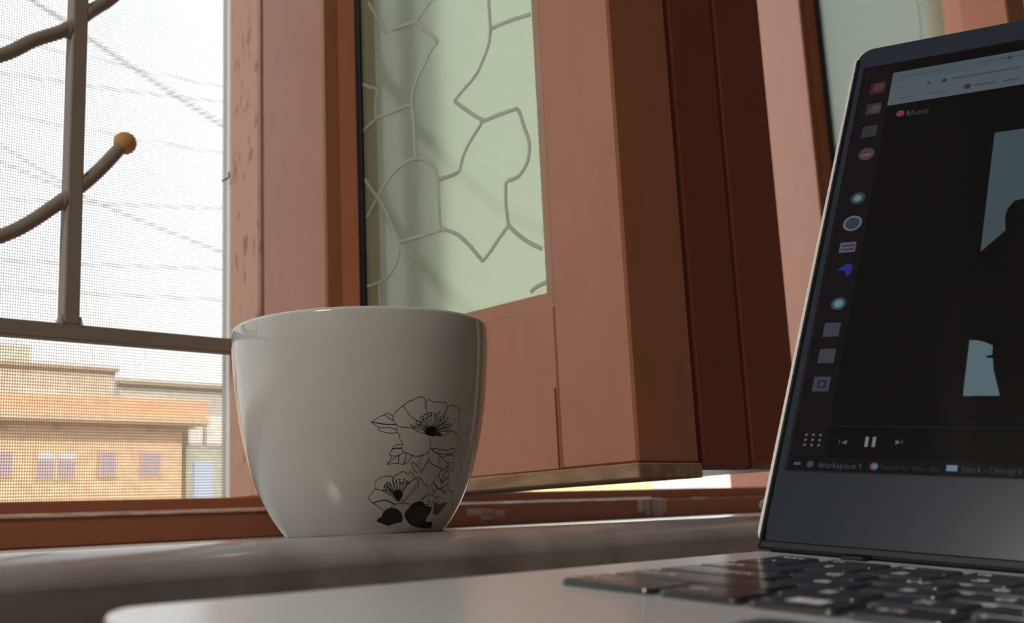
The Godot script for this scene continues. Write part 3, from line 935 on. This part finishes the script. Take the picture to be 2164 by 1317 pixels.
func build_laptop() -> void:
	var bx := Vector3(0.1538, -0.1029, 0.9827).normalized()
	var by := Vector3(0.0271, 0.9946, 0.0999)
	var bz := bx.cross(by).normalized()
	by = bz.cross(bx).normalized()
	var o := thing("laptop", "open silver laptop with black keys, its lit screen turned away from the cup", "laptop", Vector3(0.2856, EYE - 0.0116, -0.1889))
	o.basis = Basis(bx, by, bz)
	var b := Builder.new()
	b.plate(0, -0.007, 0.300, 0.2225, 0.010, -0.0020, 0.0, 0.0008, 0.0009)
	part(o, "base", b, M.silver)
	b = Builder.new()
	b.plate(0.006, -0.004, 0.294, 0.2165, 0.010, -0.0135, -0.0019, 0.0001, 0.004)
	part(o, "bottom_case", b, M.rubber)
	b = Builder.new()
	b.plate(0.066, 0.143, 0.172, 0.210, 0.003, -0.001, 0.00025, 0.0002)
	part(o, "touchpad", b, M.touch)
	# keys: rows from the hinge to the palm rest; widths in millimetres
	var wide := 15.7
	var step := 17.5
	var rows := [
		{z = 39.5, d = 14.6, first = 10.4, at = 32.8, names = ["esc", "f1", "f2", "f3", "f4", "f5", "f6", "f7", "f8", "f9", "f10", "f11", "f12", "del"]},
		{z = 56.5, d = 16.4, first = 11.6, at = 32.6, names = ["`", "1", "2", "3", "4", "5", "6", "7", "8", "9", "0", "-", "=", "back"]},
		{z = 75.5, d = 16.6, first = 20.2, at = 41.2, names = ["tab", "q", "w", "e", "r", "t", "y", "u", "i", "o", "p", "[", "]"]},
		{z = 94.5, d = 16.6, first = 25.2, at = 46.2, names = ["caps lock", "a", "s", "d", "f", "g", "h", "j", "k", "l", ";", "enter"]},
		{z = 113.5, d = 16.6, first = 34.0, at = 55.0, names = ["shift", "z", "x", "c", "v", "b", "n", "m", ",", ".", "shift"]},
		{z = 132.5, d = 16.6, first = 19.6, at = 40.6, names = ["ctrl", "fn", "", "alt", " ", "alt", "ctrl"]},
	]
	var made := {}
	var glyphs := {}
	for r in rows:
		for i in r.names.size():
			var x: float = 19.3 if i == 0 else r.at + (i - 1) * step
			var w: float = r.first if i == 0 else wide
			if r.z == 132.5:
				x = [19.3, 40.6, 58.0, 75.4, 92.8, 180.2, 197.6][i]
				w = [19.6, 15.7, 15.7, 15.7, 85.6, 15.7, 15.7][i]
			elif i == r.names.size() - 1:
				w = maxf(wide, 281.0 - x)
			var id := "%.1f %.1f" % [w, r.d]
			if not made.has(id):
				var k := Builder.new()
				k.plate(-w / 2000, -r.d / 1000, w / 2000, 0, 0.0014, -0.0012, 0.00135, 0.00075)
				made[id] = k.mesh()
			var key := part(o, "key", made[id], M.key)
			key.position = Vector3((x + w / 2) / 1000, 0, r.z / 1000)
			var nm: String = r.names[i]
			if i == 2 and r.z == 132.5:   # four small panes
				var k := Builder.new()
				for e in [[-1, -1], [1, -1], [-1, 1], [1, 1]]:
					var c := Vector3(0.0, 0, -0.0085) + Vector3(e[0] * 0.00165, 0, e[1] * 0.00165)
					k.box(c + Vector3(-0.0015, 0.0013, -0.0015), c + Vector3(0.0015, 0.00139, 0.0015))
				part(key, "legend", k, M.legend)
			elif nm.strip_edges():
				if not glyphs.has(nm):
					glyphs[nm] = letters(nm)
				var l := part(key, "legend", glyphs[nm], M.legend)
				var size := 0.0040 if nm.length() > 1 else 0.0072
				l.basis = Basis(Vector3(size, 0, 0), Vector3(0, 0, -size), Vector3(0, 0.002, 0))
				l.position = Vector3(-w / 2000 + 0.0024 if nm.length() > 1 else -0.0020, 0.00137, -0.0085)
	# hinge
	for x in [0.030, 0.262]:
		b = Builder.new()
		b.plate(x - 0.003, -0.008, x + 0.004, 0.0045, 0.001, -0.002, 0.0011, 0.0004)
		part(o, "hinge", b, M.rubber)
	# lid
	var a := deg_to_rad(115.41)
	var lid := Node3D.new()
	lid.name = "lid"
	o.add_child(lid)
	lid.basis = Basis(Vector3.RIGHT, Vector3(0, sin(a), cos(a)), Vector3(0, -cos(a), sin(a)))
	lid.position = Vector3(0, sin(a), cos(a)) * 0.0016
	var W := 0.300
	var L := 0.2051
	var turn := Basis(Vector3.RIGHT, Vector3(0, 0, 1), Vector3(0, -1, 0))   # plates are made lying down
	b = Builder.new()
	b.plate(-0.0017, -L + 0.0002, W + 0.0017, 0, 0.0062, -0.0055, -0.0013, 0.0004, 0.0012)
	part(lid, "shell", b, M.silver_edge).basis = turn
	b = Builder.new()
	b.plate(0.0, -L, W, 0.0008, 0.0055, -0.0022, -0.0012, 0.0002)
	part(lid, "backing", b, M.rubber).basis = turn
	var sx := 0.0042
	var ch := 0.0256
	var bt := 0.0119
	b = Builder.new()
	b.plate(0.0012, -L + 0.0010, W - 0.0012, -0.0020, 0.0052, -0.0016, -0.0004, 0.0003)
	part(lid, "bezel", b, M.bezel).basis = turn
	part(lid, "screen_border", one_box(Vector3(sx - 0.0009, ch - 0.0004, -0.0010), Vector3(W - sx + 0.0009, L - bt + 0.0012, -0.00032), 0.0001), M.black)
	b = Builder.new()   # rubber lip round the edge
	b.box(Vector3(0.0, 0.0, -0.0014), Vector3(0.0013, L - 0.006, 0.0004), 0.0005)
	b.box(Vector3(W - 0.0013, 0.0, -0.0014), Vector3(W, L - 0.006, 0.0004), 0.0005)
	b.box(Vector3(0.0, -0.0006, -0.0014), Vector3(W, 0.0022, 0.0002), 0.0006)
	part(lid, "rubber_lip", b, M.rubber)
	b = Builder.new()
	var p := [Vector3(sx, ch, -0.00028), Vector3(W - sx, ch, -0.00028), Vector3(W - sx, L - bt, -0.00028), Vector3(sx, L - bt, -0.00028)]
	b.tri(p[0], p[1], p[2], Vector3.BACK, Vector2(0, 1), Vector2(1, 1), Vector2(1, 0))
	b.tri(p[0], p[2], p[3], Vector3.BACK, Vector2(0, 1), Vector2(1, 0), Vector2(0, 0))
	var m := mat(Color(0.02, 0.02, 0.022), 0.1, 0.4)
	m.emission_enabled = true
	m.emission = Color.BLACK
	m.emission_texture = screen_picture(sx * 1000, ch * 1000, (W - 2 * sx) * 1000, (L - bt - ch) * 1000)
	m.emission_energy_multiplier = 0.5
	part(lid, "display_screen", b, m)
	# what carries it: a slanted board on a post
	var st := thing("laptop_stand", "slanted wooden stand underneath the open silver laptop", "stand", Vector3(0.2856, EYE - 0.0116, -0.1889))
	st.basis = o.basis
	part(st, "board", one_box(Vector3(0.03, -0.0290, 0.03), Vector3(0.27, -0.0137, 0.19), 0.002), M.wood)
	var foot := o.transform * Vector3(0.15, -0.03, 0.11)
	var inv := o.transform.affine_inverse()
	b = Builder.new()
	b.tube([inv * Vector3(foot.x, foot.y + 0.004, foot.z), inv * Vector3(foot.x, 0.02, foot.z)], 0.025, 16)
	part(st, "post", b, M.wood)
	b = Builder.new()
	b.tube([inv * Vector3(foot.x, 0.025, foot.z), inv * Vector3(foot.x, 0.0, foot.z)], 0.19, 28)
	part(st, "foot", b, M.wood)


# ---------------------------------------------------------------- outside

func wall_mat(c: Color, seed_: int) -> StandardMaterial3D:
	return mapped(mat(c, 0.9, 0.2), noise(0.03, seed_, 256, [[0.0, Color(0.88, 0.86, 0.84)], [1.0, Color.WHITE]]), Vector3(0.25, 0.25, 0.25))


const CABLE_LABELS := [
	"thick grey power cable slanting down from the upper curled rod to the frame",
	"thinner grey cable running just above the thick slanting one",
	"power cable crossing the corner of sky above the upper curled rod",
	"power cable slanting down left of the upright bar towards the lower curled rod",
	"thick grey power cable slanting from the lower rod's weld to the mesh edge",
	"nearly level power cable crossing right behind the lower curled rod",
	"level power cable first beneath the lower curled rod",
	"gently falling thin cable right of the upright, highest on that side",
	"thin cable just beneath the highest one right of the upright bar",
	"lowest power cable, running just above the crossbar",
	"level thin power cable passing just above the golden ball",
]


func build_outside() -> void:
	var d := 40.0
	struct(part(self, "ground", one_box(Vector3(-60, -4.3, -120), Vector3(120, -4.0, -1.2)), wall_mat(Color(0.55, 0.50, 0.45), 71)), "dusty ground outside below the window")
	var glass := mat(Color(0.70, 0.63, 0.65), 0.4)
	var grey := wall_mat(Color(0.74, 0.68, 0.60), 72)
	# orange house across the street
	var h := thing("house", "orange house with a long parapet and four dark windows, seen through the mesh", "house", Vector3(0, EYE, -d))
	part(h, "wall", one_box(Vector3(4, -5, -6), Vector3(21.13, 4.35, 0), 0.03), wall_mat(Color(0.93, 0.80, 0.66), 73))
	part(h, "parapet", one_box(Vector3(4, 4.62, -6), Vector3(21.95, 5.32, 0.5), 0.03), wall_mat(Color(0.95, 0.75, 0.60), 74))
	part(h, "ledge", one_box(Vector3(4, 4.35, -6), Vector3(21.95, 4.62, 0.7), 0.03), wall_mat(Color(0.86, 0.76, 0.65), 75))
	for w in [[13.6, 14.72, 2.38, 3.36, 1], [15.45, 16.93, 2.28, 3.29, 2], [17.74, 18.51, 2.35, 3.40, 1], [19.33, 20.29, 2.38, 3.39, 1]]:
		var f := part(h, "window", one_box(Vector3(w[0], w[2], -0.05), Vector3(w[1], w[3], 0.06), 0.01), mat(Color(0.88, 0.74, 0.64), 0.7))
		for k in w[4]:
			var s: float = (w[1] - w[0]) / w[4]
			part(f, "window_pane", one_box(Vector3(w[0] + k * s + 0.08, w[2] + 0.08, 0.05), Vector3(w[0] + (k + 1) * s - 0.08, w[3] - 0.08 - (0.22 if w[4] == 2 else 0.0), 0.08), 0.005), glass)
			if w[4] == 2:
				part(f, "window_pane", one_box(Vector3(w[0] + k * s + 0.08, w[3] - 0.26, 0.05), Vector3(w[0] + (k + 1) * s - 0.08, w[3] - 0.06, 0.08), 0.005), mat(Color(0.85, 0.84, 0.84), 0.5))
	for v in [[14.1, 14.4], [16.04, 16.32], [19.62, 19.93]]:
		part(h, "vent", one_box(Vector3(v[0], 4.08, -0.05), Vector3(v[1], 4.28, 0.05), 0.01), grey)
	part(h, "roof_tank", one_box(Vector3(14.9, 5.32, -2), Vector3(16.6, 5.62, -0.6), 0.05), wall_mat(Color(0.85, 0.80, 0.76), 76))
	part(h, "roof_tank", one_box(Vector3(18.9, 5.32, -2), Vector3(20.9, 5.60, -0.6), 0.05), wall_mat(Color(0.82, 0.76, 0.74), 77))
	# taller beige block behind it
	var t := thing("house", "tall beige block rising behind the orange house at the left edge", "house", Vector3(0, EYE, -d * 1.2))
	part(t, "wall", one_box(Vector3(6, -5, -6), Vector3(22.05, 7.6, 0), 0.05), wall_mat(Color(0.84, 0.79, 0.72), 78))
	part(t, "roof_room", one_box(Vector3(6, 7.6, -5), Vector3(18.6, 8.75, -1), 0.05), wall_mat(Color(0.84, 0.83, 0.76), 79))
	part(t, "roof_slab", one_box(Vector3(6, 7.6, -6.2), Vector3(22.15, 7.8, 0.2), 0.03), grey)
	# low grey roof line
	var r := thing("house", "low grey flat-roofed building between beige block and window frame", "house", Vector3(0, EYE, -d * 1.35))
	part(r, "wall", one_box(Vector3(24.9, -5, -6), Vector3(34, 7.95, 0), 0.05), wall_mat(Color(0.82, 0.81, 0.77), 80))
	part(r, "roof_slab", one_box(Vector3(24.8, 7.95, -6.2), Vector3(34.2, 8.2, 0.3), 0.03), grey)
	# white annex and grey yard wall at the right end of the orange house
	var x := thing("annex", "small white annex with a pale blue door beside the orange house", "house", Vector3(0, EYE, -d * 1.04))
	part(x, "wall", one_box(Vector3(22.15, -5, -3), Vector3(26.5, 3.75, 0), 0.03), wall_mat(Color(0.78, 0.80, 0.74), 81))
	part(x, "upper_wall", one_box(Vector3(22.2, 3.75, -3), Vector3(22.85, 4.95, 0.1), 0.03), wall_mat(Color(0.95, 0.95, 0.94), 82))
	part(x, "upper_wall", one_box(Vector3(23.0, 3.75, -3), Vector3(26.4, 4.95, 0.1), 0.03), wall_mat(Color(0.95, 0.95, 0.94), 82))
	part(x, "door", one_box(Vector3(22.45, 0.9, -0.05), Vector3(23.35, 3.1, 0.06), 0.01), mat(Color(0.72, 0.78, 0.88), 0.6))
	# row seen in the gap under the open leaves
	var row := thing("house", "cream and white terrace glimpsed in the gap beneath the folded leaves", "house", Vector3(0, EYE, -d))
	for w in [[40.6, 50.5, Color(0.95, 0.86, 0.62), 83], [50.5, 56.0, Color(0.82, 0.77, 0.80), 84], [56.0, 58.6, Color(0.96, 0.86, 0.78), 85], [58.6, 62.5, Color(0.66, 0.64, 0.60), 86]]:
		part(row, "wall", one_box(Vector3(w[0], -5, -6), Vector3(w[1] - 0.05, 4.2, 0), 0.03), wall_mat(w[2], w[3]))
	# cables across the sky
	var nth := 0
	for c in [[3.826, 4.385, 5.089, 3.89, 0.010], [3.80, 4.42, 5.07, 3.94, 0.007], [3.322, 4.61, 3.61, 4.523, 0.008], [3.101, 3.257, 3.615, 3.029, 0.010], [3.844, 2.923, 5.094, 2.637, 0.010], [3.12, 2.794, 5.068, 3.047, 0.007], [3.14, 2.28, 5.071, 2.46, 0.008], [3.745, 4.214, 5.087, 4.271, 0.006], [3.795, 3.953, 5.088, 4.116, 0.007], [3.15, 2.046, 5.072, 2.167, 0.008], [3.15, 3.52, 5.07, 3.60, 0.006]]:
		var p := Vector2(c[0], c[1])
		var q := Vector2(c[2], c[3])
		var line := []
		var far := 0.85 + 0.12 * nth   # each strung at its own distance
		for k in 25:
			var u := lerpf(-2.5, 1.28, k / 24.0)
			var e := p.lerp(q, u)
			line.append(Vector3(e.x, e.y + 0.02 * (u * u - u), -9.0) * far)
		var b := Builder.new()
		b.tube(line, c[4] * 0.7 * far, 6)
		var o := part(self, "power_cable", b, M.cable)
		o.position = Vector3(0, EYE, 0)
		tag(o, CABLE_LABELS[nth], "cable", "power cables outside the window")
		nth += 1
